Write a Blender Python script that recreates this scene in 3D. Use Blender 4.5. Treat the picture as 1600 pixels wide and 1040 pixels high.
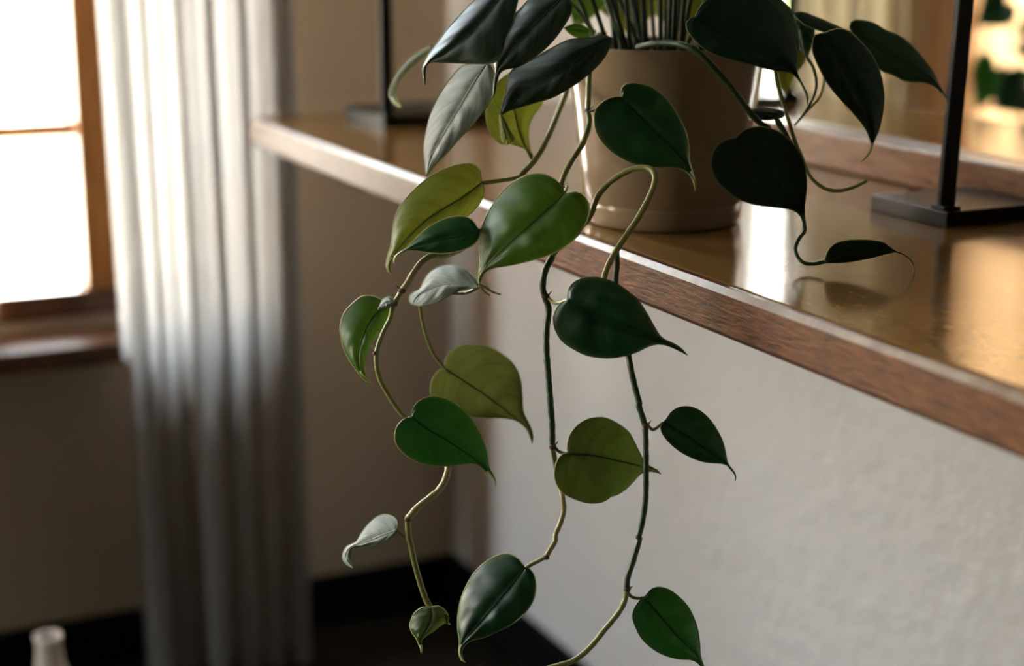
import bpy, bmesh, math, random
import numpy as np
from mathutils import Vector
random.seed(4)
for o in list(bpy.data.objects): bpy.data.objects.remove(o, do_unlink=True)
SC = bpy.context.scene
COL = SC.collection

# ------------------------------------------------------------ camera
F_PX, HOR_Y, VP_X = 2600.0, -130.0, -480.0
PITCH = math.atan((520 - HOR_Y) / F_PX)
YAW = math.atan((800 - VP_X) / math.hypot(F_PX, 520 - HOR_Y))
CAM = Vector((0, 0, 1.12))
cam = bpy.data.cameras.new('camera'); cam_o = bpy.data.objects.new('camera', cam); COL.objects.link(cam_o)
cam_o.location = CAM
cam_o.rotation_euler = (math.pi/2 - PITCH, 0, -YAW)
cam.sensor_width = 36; cam.lens = F_PX / 1600 * 36
cam.clip_start = .02; cam.clip_end = 200
cam.dof.use_dof = True; cam.dof.focus_distance = 1.15; cam.dof.aperture_fstop = 3.2
SC.camera = cam_o
SC.view_settings.view_transform = 'Standard'; SC.view_settings.look = 'None'
SC.view_settings.gamma = 1; SC.view_settings.use_curve_mapping = False
SC.view_settings.exposure = 1.55

# ------------------------------------------------------------ sky, sun, window portals
W = bpy.data.worlds.new('sky'); SC.world = W; W.use_nodes = True
nt = W.node_tree; nt.nodes.clear()
wo = nt.nodes.new('ShaderNodeOutputWorld'); bg = nt.nodes.new('ShaderNodeBackground')
tc = nt.nodes.new('ShaderNodeTexCoord'); sx = nt.nodes.new('ShaderNodeSeparateXYZ')
rp = nt.nodes.new('ShaderNodeValToRGB')
rp.color_ramp.elements[0].position = 0.0; rp.color_ramp.elements[0].color = (1, .82, .60, 1)
rp.color_ramp.elements[1].position = .45; rp.color_ramp.elements[1].color = (.74, .86, 1, 1)
nt.links.new(tc.outputs['Generated'], sx.inputs[0]); nt.links.new(sx.outputs['Z'], rp.inputs[0])
nt.links.new(rp.outputs[0], bg.inputs[0]); nt.links.new(bg.outputs[0], wo.inputs[0])
bg.inputs[1].default_value = 18.0

sun = bpy.data.lights.new('sun', 'SUN'); sun_o = bpy.data.objects.new('sun', sun); COL.objects.link(sun_o)
sun.energy = 9; sun.color = (1, .86, .66); sun.angle = math.radians(.6)
sun_o.rotation_euler = Vector((-.3, .8, -.5)).to_track_quat('-Z', 'Y').to_euler()   # from behind the house on to the garden

def side_portal(y0, y1, z0, z1, x):
    l = bpy.data.lights.new('window_portal', 'AREA'); l.shape = 'RECTANGLE'; l.size = z1-z0; l.size_y = y1-y0
    l.cycles.is_portal = True
    o = bpy.data.objects.new('window_portal', l); COL.objects.link(o)
    o.location = (x, (y0+y1)/2, (z0+z1)/2); o.rotation_euler = (0, -math.pi/2, 0)
def portal(x0, x1, z0, z1, y):
    l = bpy.data.lights.new('window_portal', 'AREA'); l.shape = 'RECTANGLE'; l.size = x1-x0; l.size_y = z1-z0
    l.cycles.is_portal = True
    o = bpy.data.objects.new('window_portal', l); COL.objects.link(o)
    o.location = ((x0+x1)/2, y, (z0+z1)/2); o.rotation_euler = (-math.pi/2, 0, 0)
WA = 2.42      # window wall plane
WB = 1.045     # wall behind the counter
MX = 1.0       # mirror glass plane
portal(.08, .66, .57, 2.1, WA+.1)
portal(-1.5, -.05, .57, 2.1, WA+.1)
side_portal(1.85, 2.2, .75, 1.75, -2.05)  # portal of the added, unseen side window

# ------------------------------------------------------------ helpers
def ray(x, y):
    F = Vector((math.sin(YAW)*math.cos(PITCH), math.cos(YAW)*math.cos(PITCH), -math.sin(PITCH)))
    R = Vector((math.cos(YAW), -math.sin(YAW), 0)); U = R.cross(F)
    return R*((x-800)/F_PX) + U*(-(y-520)/F_PX) + F
def at(x, y, d): return CAM + ray(x, y)*d
ZO = dict(F=(0,0,1), Z1=(580,0,3.8095), Z2=(860,0,3.8095), Z3=(1180,0,3.8095), Z4=(1120,180,3.3333), Z5=(580,220,3.3333),
          Z6=(500,400,4), Z7=(820,400,4.4444), Z8=(500,600,4), Z9=(820,600,4.4444), Z10=(500,780,4), Z11=(840,800,4.3333),
          Z12=(1300,0,3.4667), Z13=(640,840,5), Z14=(860,0,6.1538))
def px(z, pts):
    ox, oy, s = ZO[z]; return [(ox+a/s, oy+b/s) for a, b in pts]

def mesh_obj(name, verts, faces, mats, parent=None, smooth=True, midx=None, uv=None):
    me = bpy.data.meshes.new(name); me.from_pydata([tuple(v) for v in verts], [], faces)
    for m in (mats if isinstance(mats, (list, tuple)) else [mats]): me.materials.append(m)
    if midx: me.polygons.foreach_set('material_index', midx)
    if uv:
        ul = me.uv_layers.new(name='UVMap')
        for lp in me.loops: ul.data[lp.index].uv = uv[lp.vertex_index]
    me.polygons.foreach_set('use_smooth', [smooth]*len(me.polygons)); me.update()
    o = bpy.data.objects.new(name, me); COL.objects.link(o)
    if parent: o.parent = parent; o.matrix_parent_inverse = parent.matrix_basis.inverted()
    return o
def bm_obj(name, bm, mats, parent=None, smooth=False):
    me = bpy.data.meshes.new(name); bm.to_mesh(me); bm.free()
    for m in (mats if isinstance(mats, (list, tuple)) else [mats]): me.materials.append(m)
    me.polygons.foreach_set('use_smooth', [smooth]*len(me.polygons))
    o = bpy.data.objects.new(name, me); COL.objects.link(o)
    if parent: o.parent = parent; o.matrix_parent_inverse = parent.matrix_basis.inverted()
    return o
def add_box(bm, lo, hi, bev=0, seg=2):
    r = bmesh.ops.create_cube(bm, size=1)
    for v in r['verts']:
        v.co = Vector([lo[i] + (v.co[i]+.5)*(hi[i]-lo[i]) for i in range(3)])
    if bev:
        es = list({e for v in r['verts'] for e in v.link_edges})
        bmesh.ops.bevel(bm, geom=es, offset=bev, segments=seg, profile=.5, affect='EDGES')
def box(name, lo, hi, m, parent=None, bev=0, seg=2):
    bm = bmesh.new(); add_box(bm, lo, hi, bev, seg); return bm_obj(name, bm, m, parent)
def empty(name, loc):
    o = bpy.data.objects.new(name, None); COL.objects.link(o); o.location = loc; o.empty_display_size = .05
    bpy.context.view_layer.update(); return o
def tag(o, label=None, cat=None, group=None, kind=None):
    for k, v in (('label', label), ('category', cat), ('group', group), ('kind', kind)):
        if v: o[k] = v
    return o
def lathe(prof, c, n=72, name='part', m=None, parent=None):
    vs, fs = [], []
    for r, z in prof:
        for k in range(n):
            a = 2*math.pi*k/n; vs.append((c[0]+r*math.cos(a), c[1]+r*math.sin(a), c[2]+z))
    for i in range(len(prof)-1):
        for k in range(n):
            a, b = i*n+k, i*n+(k+1) % n; fs.append((a, b, b+n, a+n))
    return mesh_obj(name, vs, fs, m, parent)
def crs(pts, n):
    """catmull-rom through pts, resampled evenly to n+1 points"""
    P = [np.array(p, float) for p in pts]; P = [2*P[0]-P[1]] + P + [2*P[-1]-P[-2]]
    out = []
    for i in range(1, len(P)-2):
        p0, p1, p2, p3 = P[i-1:i+3]
        for k in range(12):
            t = k/12.; out.append(.5*((2*p1)+(-p0+p2)*t+(2*p0-5*p1+4*p2-p3)*t*t+(-p0+3*p1-3*p2+p3)*t**3))
    out.append(P[-2]); out = np.array(out)
    d = np.r_[0, np.cumsum(np.linalg.norm(np.diff(out, axis=0), axis=1))]
    s = np.linspace(0, d[-1], n+1)
    return np.stack([np.interp(s, d, out[:, k]) for k in range(out.shape[1])], 1)
def tube_geo(P, rad, n=8, vs=None, fs=None):
    """append a tube along points P (Vectors); rad float or list"""
    vs = [] if vs is None else vs; fs = [] if fs is None else fs
    b0 = len(vs); N = len(P)
    up = Vector((.3, .2, 1)).normalized()
    for i in range(N):
        t = (P[min(i+1, N-1)] - P[max(i-1, 0)])
        t = t.normalized() if t.length > 1e-9 else Vector((0, 0, 1))
        u = up - t*up.dot(t)
        if u.length < .1: u = Vector((1, 0, 0)) - t*t.x
        u.normalize(); up = u; w = t.cross(u)
        r = rad[i] if hasattr(rad, '__len__') else rad
        for k in range(n):
            a = 2*math.pi*k/n; vs.append(P[i] + u*(math.cos(a)*r) + w*(math.sin(a)*r))
    for i in range(N-1):
        for k in range(n):
            a, b = b0+i*n+k, b0+i*n+(k+1) % n; fs.append((a, b, b+n, a+n))
    fs.append(tuple(b0+k for k in range(n))[::-1]); fs.append(tuple(b0+(N-1)*n+k for k in range(n)))
    return vs, fs

# ------------------------------------------------------------ materials
def mat(name):
    m = bpy.data.materials.new(name); m.use_nodes = True
    n = m.node_tree; p = n.nodes['Principled BSDF']; return m, n, p
def lnk(n, a, b): n.links.new(a, b)
def plain(name, col, rough=.5, metal=0, bump=0, bscale=60, var=0, coat=0, spec=.5):
    m, n, p = mat(name)
    p.inputs['Base Color'].default_value = (*col, 1); p.inputs['Roughness'].default_value = rough
    p.inputs['Metallic'].default_value = metal; p.inputs['Coat Weight'].default_value = coat
    p.inputs['Specular IOR Level'].default_value = spec
    t = n.nodes.new('ShaderNodeTexCoord'); no = n.nodes.new('ShaderNodeTexNoise')
    no.inputs['Scale'].default_value = bscale; no.inputs['Detail'].default_value = 6
    lnk(n, t.outputs['Object'], no.inputs['Vector'])
    if var:
        mx = n.nodes.new('ShaderNodeMix'); mx.data_type = 'RGBA'; mx.blend_type = 'MULTIPLY'
        mx.inputs['Factor'].default_value = var
        mx.inputs['A'].default_value = (*col, 1)
        lnk(n, no.outputs['Fac'], mx.inputs['B']); lnk(n, mx.outputs['Result'], p.inputs['Base Color'])
    if bump:
        b = n.nodes.new('ShaderNodeBump'); b.inputs['Strength'].default_value = 1; b.inputs['Distance'].default_value = bump
        lnk(n, no.outputs['Fac'], b.inputs['Height']); lnk(n, b.outputs[0], p.inputs['Normal'])
    return m
def wood(name, c0, c1, rough, scale=(1, 1, 1), coat=0, bump=.0003, rvar=.1, spec=.5, ns=9):
    m, n, p = mat(name)
    t = n.nodes.new('ShaderNodeTexCoord'); mp = n.nodes.new('ShaderNodeMapping'); mp.inputs['Scale'].default_value = scale
    no = n.nodes.new('ShaderNodeTexNoise'); no.inputs['Scale'].default_value = ns; no.inputs['Detail'].default_value = 9
    no.inputs['Roughness'].default_value = .65; no.inputs['Distortion'].default_value = .4
    r = n.nodes.new('ShaderNodeValToRGB')
    r.color_ramp.elements[0].position = .35; r.color_ramp.elements[0].color = (*c0, 1)
    r.color_ramp.elements[1].position = .68; r.color_ramp.elements[1].color = (*c1, 1)
    lnk(n, t.outputs['Object'], mp.inputs[0]); lnk(n, mp.outputs[0], no.inputs['Vector']); lnk(n, no.outputs['Fac'], r.inputs[0])
    lnk(n, r.outputs[0], p.inputs['Base Color'])
    mr = n.nodes.new('ShaderNodeMapRange'); mr.inputs['To Min'].default_value = rough-rvar; mr.inputs['To Max'].default_value = rough+rvar
    lnk(n, no.outputs['Fac'], mr.inputs['Value']); lnk(n, mr.outputs[0], p.inputs['Roughness'])
    p.inputs['Coat Weight'].default_value = coat; p.inputs['Coat Roughness'].default_value = .12
    p.inputs['Specular IOR Level'].default_value = spec; p.inputs['Specular Tint'].default_value = (1, .83, .62, 1)
    b = n.nodes.new('ShaderNodeBump'); b.inputs['Distance'].default_value = bump
    lnk(n, no.outputs['Fac'], b.inputs['Height']); lnk(n, b.outputs[0], p.inputs['Normal'])
    return m
def leaf_mat(name, base, pale, vein, edge, trans, rough=.38, k=.45, tcol=None, spot=.5, spec=.5, streak=.35):
    """blade: mottled green, arching side veins, midrib, all from the leaf's own UV (u across, v along)"""
    m, n, p = mat(name); N = n.nodes
    uv = N.new('ShaderNodeUVMap'); s = N.new('ShaderNodeSeparateXYZ'); lnk(n, uv.outputs[0], s.inputs[0])
    def mth(op, a, b=None, c=None):
        q = N.new('ShaderNodeMath'); q.operation = op
        for i, v in enumerate((a, b, c)):
            if v is None: continue
            if isinstance(v, (int, float)): q.inputs[i].default_value = v
            else: lnk(n, v, q.inputs[i])
        return q.outputs[0]
    ab = mth('ABSOLUTE', mth('SUBTRACT', mth('MULTIPLY', s.outputs[0], 2.0), 1.0))
    arc = mth('SUBTRACT', s.outputs[1], mth('MULTIPLY', mth('POWER', ab, 1.6), .34))
    sn = mth('SINE', mth('MULTIPLY', arc, 40.0))
    veinf = mth('POWER', mth('MAXIMUM', sn, 0.0), 9.0)
    fine = mth('SINE', mth('MULTIPLY', arc, 210.0))
    mid = mth('SUBTRACT', 1.0, mth('MINIMUM', mth('MULTIPLY', ab, 16.0), 1.0))
    t = N.new('ShaderNodeTexCoord'); no = N.new('ShaderNodeTexNoise'); no.inputs['Scale'].default_value = 34; no.inputs['Detail'].default_value = 5
    lnk(n, t.outputs['Object'], no.inputs['Vector'])
    r = N.new('ShaderNodeValToRGB'); r.color_ramp.elements[0].position = .38; r.color_ramp.elements[0].color = (*base, 1)
    r.color_ramp.elements[1].position = .38+.4/spot*.5; r.color_ramp.elements[1].color = (*pale, 1)
    lnk(n, no.outputs['Fac'], r.inputs[0])
    def mix(f, a, b):
        q = N.new('ShaderNodeMix'); q.data_type = 'RGBA'
        if isinstance(f, float): q.inputs['Factor'].default_value = f
        else: lnk(n, f, q.inputs['Factor'])
        for nm, v in (('A', a), ('B', b)):
            if isinstance(v, tuple): q.inputs[nm].default_value = (*v, 1)
            else: lnk(n, v, q.inputs[nm])
        return q.outputs['Result']
    c = mix(mth('MULTIPLY', veinf, .32), r.outputs[0], vein)
    c = mix(mth('MULTIPLY', mid, .45), c, vein)
    cv = N.new('ShaderNodeCombineXYZ'); lnk(n, mth('MULTIPLY', arc, 16.0), cv.inputs[0]); lnk(n, mth('MULTIPLY', ab, 1.3), cv.inputs[1]); lnk(n, mth('GREATER_THAN', s.outputs[0], .5), cv.inputs[2])
    n2 = N.new('ShaderNodeTexNoise'); n2.inputs['Scale'].default_value = 1.0; n2.inputs['Detail'].default_value = 4; lnk(n, cv.outputs[0], n2.inputs['Vector'])
    mr = N.new('ShaderNodeMapRange'); mr.inputs['From Min'].default_value = .35; mr.inputs['From Max'].default_value = .65; lnk(n, n2.outputs['Fac'], mr.inputs['Value'])
    q2 = N.new('ShaderNodeMix'); q2.data_type = 'RGBA'; q2.blend_type = 'MULTIPLY'; lnk(n, mth('MULTIPLY', mr.outputs[0], streak), q2.inputs['Factor'])
    lnk(n, c, q2.inputs['A']); q2.inputs['B'].default_value = (.25, .30, .25, 1); c = q2.outputs['Result']
    edgef = mth('POWER', ab, 26.0)
    c = mix(mth('MULTIPLY', edgef, .8), c, edge)
    lnk(n, c, p.inputs['Base Color']); p.inputs['Roughness'].default_value = rough; p.inputs['Specular IOR Level'].default_value = spec
    h = mth('ADD', mth('ADD', mth('MULTIPLY', sn, .2), mth('MULTIPLY', fine, .03)), mth('MULTIPLY', mid, -.6))
    b = N.new('ShaderNodeBump'); b.inputs['Distance'].default_value = .00035; b.inputs['Strength'].default_value = .8
    lnk(n, h, b.inputs['Height']); lnk(n, b.outputs[0], p.inputs['Normal'])
    tr = N.new('ShaderNodeBsdfTranslucent'); lnk(n, b.outputs[0], tr.inputs['Normal'])
    tm = N.new('ShaderNodeMix'); tm.data_type = 'RGBA'; tm.blend_type = 'MULTIPLY'; tm.inputs['Factor'].default_value = .55
    lnk(n, c, tm.inputs['A']); tm.inputs['B'].default_value = (1, 1, .3, 1)
    gm = N.new('ShaderNodeMix'); gm.data_type = 'RGBA'; gm.inputs['Factor'].default_value = 1.0
    lnk(n, c, gm.inputs['A']); gm.inputs['B'].default_value = (*[x*.20 for x in trans], 1)
    dk = mix(mth('MULTIPLY', veinf, .35), gm.outputs['Result'], tuple(x*.11 for x in trans))
    dk = mix(mth('MULTIPLY', mid, .6), dk, tuple(x*.08 for x in trans))
    lnk(n, dk, tr.inputs['Color'])
    ms = N.new('ShaderNodeMixShader'); ms.inputs[0].default_value = k
    lnk(n, p.outputs[0], ms.inputs[1]); lnk(n, tr.outputs[0], ms.inputs[2])
    lnk(n, ms.outputs[0], N['Material Output'].inputs['Surface'])
    return m
def fabric(name, col, k=.5, transp=.0, rough=.9):
    m, n, p = mat(name); N = n.nodes
    p.inputs['Base Color'].default_value = (*col, 1); p.inputs['Roughness'].default_value = rough
    t = N.new('ShaderNodeTexCoord'); w = N.new('ShaderNodeTexWave'); w.inputs['Scale'].default_value = 250
    lnk(n, t.outputs['Object'], w.inputs['Vector'])
    b = N.new('ShaderNodeBump'); b.inputs['Distance'].default_value = .0004; lnk(n, w.outputs['Fac'], b.inputs['Height']); lnk(n, b.outputs[0], p.inputs['Normal'])
    tr = N.new('ShaderNodeBsdfTranslucent'); tr.inputs[0].default_value = (*col, 1)
    ms = N.new('ShaderNodeMixShader'); ms.inputs[0].default_value = k
    lnk(n, p.outputs[0], ms.inputs[1]); lnk(n, tr.outputs[0], ms.inputs[2])
    tp = N.new('ShaderNodeBsdfTransparent'); m2 = N.new('ShaderNodeMixShader'); m2.inputs[0].default_value = transp
    lnk(n, ms.outputs[0], m2.inputs[1]); lnk(n, tp.outputs[0], m2.inputs[2]); lnk(n, m2.outputs[0], N['Material Output'].inputs['Surface'])
    return m
def pane_mat():
    m, n, p = mat('window_glass'); N = n.nodes
    g = N.new('ShaderNodeBsdfGlossy'); g.inputs['Roughness'].default_value = .02; tp = N.new('ShaderNodeBsdfTransparent')
    tp.inputs[0].default_value = (.97, .98, .97, 1)
    fr = N.new('ShaderNodeFresnel'); fr.inputs[0].default_value = 1.35
    ms = N.new('ShaderNodeMixShader'); lnk(n, fr.outputs[0], ms.inputs[0]); lnk(n, tp.outputs[0], ms.inputs[1]); lnk(n, g.outputs[0], ms.inputs[2])
    lnk(n, ms.outputs[0], N['Material Output'].inputs['Surface']); return m
def mirror_mat():
    m, n, p = mat('mirror_glass'); p.inputs['Metallic'].default_value = 1; p.inputs['Base Color'].default_value = (.86, .87, .85, 1)
    p.inputs['Roughness'].default_value = .015; return m

M = dict(
    plaster=plain('plaster_paint', (.80, .805, .80), .8, bump=.0065, bscale=38, var=.04),
    shade_plaster=plain('shaded_plaster_paint', (.58, .46, .33), .85, bump=.0008, bscale=30, var=.05),  # same plaster, its dim warm light put into the colour
    room_paint=plain('room_paint', (.075, .06, .048), .9),
    floor=wood('dark_floor_wood', (.003, .004, .0035), (.012, .010, .007), .65, (1, 8, 1)),
    skirting=plain('dark_painted_wood', (.003, .004, .004), .8, spec=.1),
    top=wood('varnished_golden_wood', (.19, .100, .028), (.26, .140, .045), .13, (3, 1.6, 1), bump=.00003, rvar=.05, spec=.55, ns=60),
    edge=wood('brown_edge_wood', (.040, .011, .0035), (.19, .066, .023), .36, (1, 2.2, 16), bump=.0009, rvar=.10, spec=.15, ns=22),
    lip=wood('highlight_lip_wood', (.17, .12, .09), (.34, .27, .22), .34, (1, 3, 1), bump=.0002),  # window highlight put into the pale lip colour
    rail=wood('reddish_rail_wood', (.08, .027, .013), (.19, .08, .04), .3, (1, 2, 12), spec=.6, ns=12),
    window_wood=wood('orange_window_wood', (.30, .095, .015), (.62, .26, .055), .4, (14, 14, 1.2)),
    sill_wood=wood('dark_sill_wood', (.07, .028, .014), (.15, .06, .03), .22, (1.5, 12, 1), spec=.8),
    black=plain('black_metal', (.003, .004, .005), .38, spec=.3),
    pot=plain('cream_glazed_ceramic', (.31, .225, .145), .18, bump=.0003, bscale=14, var=.05, coat=.1),
    soil=plain('potting_soil', (.012, .009, .006), .95, bump=.004, bscale=120),
    stem_pale=plain('pale_olive_stem', (.26, .27, .075), .4, bump=.0004, bscale=300),
    stem_tan=plain('tan_olive_stem', (.36, .31, .13), .4, bump=.0004, bscale=300),
    stem_dark=plain('dark_green_stem', (.030, .062, .018), .4, bump=.0004, bscale=300),
    stem_shade=plain('shaded_green_stem', (.010, .022, .009), .6, spec=.2),  # dark green stem, shade put into its colour
    node=plain('brown_stem_node', (.11, .055, .03), .6),
    margin=plain('pale_leaf_margin', (.52, .54, .22), .35),
    margin_dark=plain('green_leaf_margin', (.10, .16, .05), .35),
    glass=pane_mat(), mirror=mirror_mat(),
    sheer=fabric('sheer_white_curtain', (.42, .395, .365), .66, .010),
    ochre=fabric('sunset_ochre_curtain', (.64, .41, .22), .42, .0),  # warm sunset backlight put into the fabric colour
    ground=plain('pale_gravel', (.62, .53, .41), .95, bump=.01, bscale=3, var=.2),
    hedge=plain('garden_foliage', (.16, .24, .09), .8, bump=.02, bscale=9),
    sage=fabric('grey_green_curtain', (.40, .32, .20), .14, .0),
    grey_pot=plain('grey_ceramic', (.16, .17, .155), .5),
    ceramic=plain('pale_ceramic', (.62, .52, .42), .45),
)
L = dict(
    dark=leaf_mat('dark_green_leaf', (.006, .040, .016), (.012, .075, .022), (.02, .075, .03), (.30, .34, .14), (.02, .13, .015), k=.22),
    deep=leaf_mat('deep_shade_green_leaf', (.004, .022, .012), (.006, .034, .016), (.008, .04, .018), (.06, .10, .04), (.006, .045, .008), k=.12, rough=.5, spec=.25),  # shaded copy of the dark leaf: the shade is in the colour
    green=leaf_mat('mid_green_leaf', (.008, .075, .020), (.02, .13, .022), (.04, .14, .03), (.34, .38, .14), (.05, .26, .015), k=.3),
    fresh=leaf_mat('fresh_green_leaf', (.035, .12, .012), (.12, .26, .02), (.10, .22, .04), (.42, .44, .12), (.26, .50, .03), k=.4),
    lime=leaf_mat('yellow_green_leaf', (.20, .27, .025), (.34, .38, .035), (.10, .17, .03), (.60, .52, .14), (.62, .66, .06), k=.5),
    olive=leaf_mat('olive_leaf', (.09, .13, .030), (.17, .20, .045), (.05, .09, .03), (.40, .36, .12), (.40, .42, .08), k=.45),
    olived=leaf_mat('olive_green_leaf', (.030, .085, .022), (.15, .17, .030), (.02, .06, .02), (.28, .28, .08), (.26, .36, .04), k=.42, spot=.8),
    silver=leaf_mat('silvery_sheen_underside', (.22, .26, .225), (.34, .38, .34), (.38, .42, .37), (.55, .55, .42), (.30, .40, .22), k=.18, rough=.5, streak=.7),  # pale underside tone with the window's sheen put into the colour
    grey=leaf_mat('grey_green_leaf', (.020, .045, .030), (.055, .080, .060), (.10, .14, .10), (.16, .20, .10), (.03, .10, .02), k=.12, rough=.42, streak=.6),
)

# ============================================================ setting
box('floor', (-2, -2, -.05), (WB+.15, WA+.2, 0), M['floor'])['kind'] = 'structure'
box('ceiling', (-2, -2, 2.5), (WB+.15, WA+.2, 2.6), M['room_paint'])['kind'] = 'structure'
box('wall_right', (WB, -2, 0), (WB+.15, WA, 2.5), M['plaster'])['kind'] = 'structure'
bm = bmesh.new()
for a, b, lo, hi in ((-2, WA+.2, 0, .75), (-2, WA+.2, 1.75, 2.5), (-2, 1.85, .75, 1.75), (2.2, WA+.2, .75, 1.75)):  # opening cut for the added side window
    add_box(bm, (-2.1, a, lo), (-2, b, hi))
bm_obj('wall_left', bm, M['room_paint'])['kind'] = 'structure'
box('wall_near', (-2, -2.1, 0), (WB+.15, -2, 2.5), M['room_paint'])['kind'] = 'structure'
# wall with the windows
bm = bmesh.new()
xs = [-2, -1.5, -.05, .08, .66, WB+.15]
for a, b, lo, hi in ((-2, WB+.15, 0, .55), (-2, WB+.15, 2.1, 2.5), (-2, -1.5, .55, 2.1), (-.05, .08, .55, 2.1), (.66, WB+.15, .55, 2.1)):
    add_box(bm, (a, WA, lo), (b, WA+.2, hi))
bm_obj('wall_far', bm, M['shade_plaster'])['kind'] = 'structure'
box('baseboard_far', (-2, WA-.018, 0), (WB, WA, .08), M['skirting'], bev=.003)['kind'] = 'structure'
box('baseboard_right', (WB-.018, -2, 0), (WB, WA-.018, .08), M['skirting'], bev=.003)['kind'] = 'structure'

def window(name, x0, x1, z0, z1, mull, bars):
    w = empty(name, ((x0+x1)/2, WA, z0)); w['kind'] = 'structure'
    y0, y1 = WA-.004, WA+.07
    bm = bmesh.new(); f = .045
    box('bottom_rail', (x0, y0, z0), (x1, y1, z0+.04), M['sill_wood'], w, bev=.004); add_box(bm, (x0, y0, z1-f), (x1, y1, z1), .004)  # bottom rail in darker wood: its shade is put into the colour
    add_box(bm, (x0, y0, z0+.04), (x0+f*.7, y1, z1-f), .004); add_box(bm, (x1-f*.7, y0, z0+.04), (x1, y1, z1-f), .004)
    bm_obj('window_frame', bm, M['window_wood'], w)
    for mx in mull:
        box('mullion', (mx-.034, y0-.012, z0+.04), (mx+.018, y1, z1-f), M['window_wood'], w, bev=.004)
    edges = [x0+f*.7] + [e for mx in mull for e in (mx-.034, mx+.018)] + [x1-f*.7]
    zs = [z0+.04] + [e for b in bars for e in (b-.010, b+.010)] + [z1-f]
    for i in range(0, len(edges), 2):
        for b in bars:
            box('glazing_bar', (edges[i], WA+.03, b-.010), (edges[i+1], WA+.055, b+.010), M['window_wood'], w, bev=.002)
        for j in range(0, len(zs), 2):
            box('pane', (edges[i], WA+.040, zs[j]), (edges[i+1], WA+.044, zs[j+1]), M['glass'], w)
    return w
window('window_1', .055, .66, .55, 2.1, [.497], [.822, 1.25, 1.67])
window('window_2', -1.5, -.05, .55, 2.1, [-.78], [.83, 1.25, 1.67])  # widened to the left out of view to bring in more daylight
w3 = empty('added_side_window', (-2.05, 2.025, .75)); w3['kind'] = 'structure'  # unseen window, added to brighten the right wall
bm = bmesh.new()
for a, b in (((-2.07, 1.85, .75), (-2, 2.2, .78)), ((-2.07, 1.85, 1.72), (-2, 2.2, 1.75)), ((-2.07, 1.85, .78), (-2, 1.875, 1.72)), ((-2.07, 2.175, .78), (-2, 2.2, 1.72))):
    add_box(bm, a, b, .003)
bm_obj('window_frame', bm, M['window_wood'], w3)
box('pane', (-2.045, 1.875, .78), (-2.041, 2.175, 1.72), M['glass'], w3)
box('trim_1', (.02, WA-.125, .505), (.505, WA-.002, .537), M['sill_wood'], bev=.004)['kind'] = 'structure'
box('trim_2', (-1.55, WA-.24, .505), (-.02, WA-.002, .537), M['sill_wood'], bev=.004)['kind'] = 'structure'

# outdoors: pale sunlit gravel and shrubs beyond the glass
box('ground', (-30, WA+.2, -.5), (30, 60, -.3), M['ground'])['kind'] = 'structure'
def shrub(x, y, r, lab):
    vs, fs = [], []
    rng = random.Random(int(x*100+y))
    bm = bmesh.new(); bmesh.ops.create_icosphere(bm, subdivisions=4, radius=r)
    for v in bm.verts:
        d = v.co.normalized()
        v.co *= 1 + .16*math.sin(d.x*9+x)*math.cos(d.y*8+d.z*7) + rng.uniform(-.05, .05)
        v.co.z *= .8
    e = empty('shrub', (x, y, -.3))
    o = bm_obj('foliage', bm, M['hedge'], e); o.location = Vector((0, 0, r*.75)); o.matrix_parent_inverse.identity()
    st = lathe([(.05, 0), (.04, r*.4)], (x, y, -.3), 10, 'trunk', M['node'], e)
    tag(e, lab, 'shrub')
shrub(1.9, 11.5, .8, 'pale blurred shrub in the garden seen low through the window')
shrub(4.2, 19, 1.3, 'far blurred shrub at the top of the window view')
shrub(-7.5, 12, 1.4, 'garden shrub seen only in the mirror')

# ------------------------------------------------------------ curtains
def curtain(name, x0, x1, y, z0, z1, folds, amp, m, lab, grp=None, seed=1, skew=0):
    rng = random.Random(seed); nx, nz = folds*14, 40
    ph = [rng.uniform(.75, 1.25) for _ in range(folds+1)]
    vs, fs = [], []
    acc = [0]
    for q in ph: acc.append(acc[-1]+q)
    for j in range(nz+1):
        tz = j/nz; z = z0+(z1-z0)*tz
        for i in range(nx+1):
            u = i/nx; k = u*folds; fi = min(int(k), folds-1); c = (acc[fi]+(k-fi)*ph[fi])/acc[folds]
            a = amp*(.75+.5*math.sin(fi*2.1+seed))*(1+.25*math.sin(tz*2+fi))
            yy = y + a*math.cos(k*2*math.pi) + .006*math.sin(tz*5+fi*1.7)
            xx = x0+(x1-x0)*c + .010*math.sin(k*4*math.pi) + skew*(1-tz)*(1-u)
            dz = (.012*math.sin(k*2*math.pi+1) if j == 0 else 0)
            vs.append((xx, yy, z+dz))
    for j in range(nz):
        for i in range(nx):
            a = j*(nx+1)+i; fs.append((a, a+1, a+nx+2, a+nx+1))
    e = empty(name, ((x0+x1)/2, y, z0))
    mesh_obj('curtain_panel', vs, fs, m, e)
    # heading tape and rings on the rod end of the panel
    for i in range(folds+1):
        x = x0+(x1-x0)*i/folds
        v2, f2 = tube_geo([Vector((x, y+.022*math.cos(a), z1+.022+.022*math.sin(a))) for a in [2*math.pi*q/14 for q in range(15)]], .0022, 6)
        mesh_obj('ring', v2, f2, M['black'], e)
    tag(e, lab, 'curtain', grp); return e
curtain('curtain', .458, .735, WA-.17, .028, 2.2, 6, .019, M['sheer'], 'sheer white curtain hanging in soft folds right of the window', seed=3, skew=.03)
curtain('curtain', .10, .330, WA-.048, .56, 2.2, 5, .014, M['sage'], 'grey-green curtain panel seen in the mirror beside the brown window frame', seed=8)
curtain('curtain', -.42, .03, WA-.034, .56, 2.2, 6, .014, M['ochre'], 'ochre curtain glowing in the mirror behind the counter', seed=5)
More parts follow.
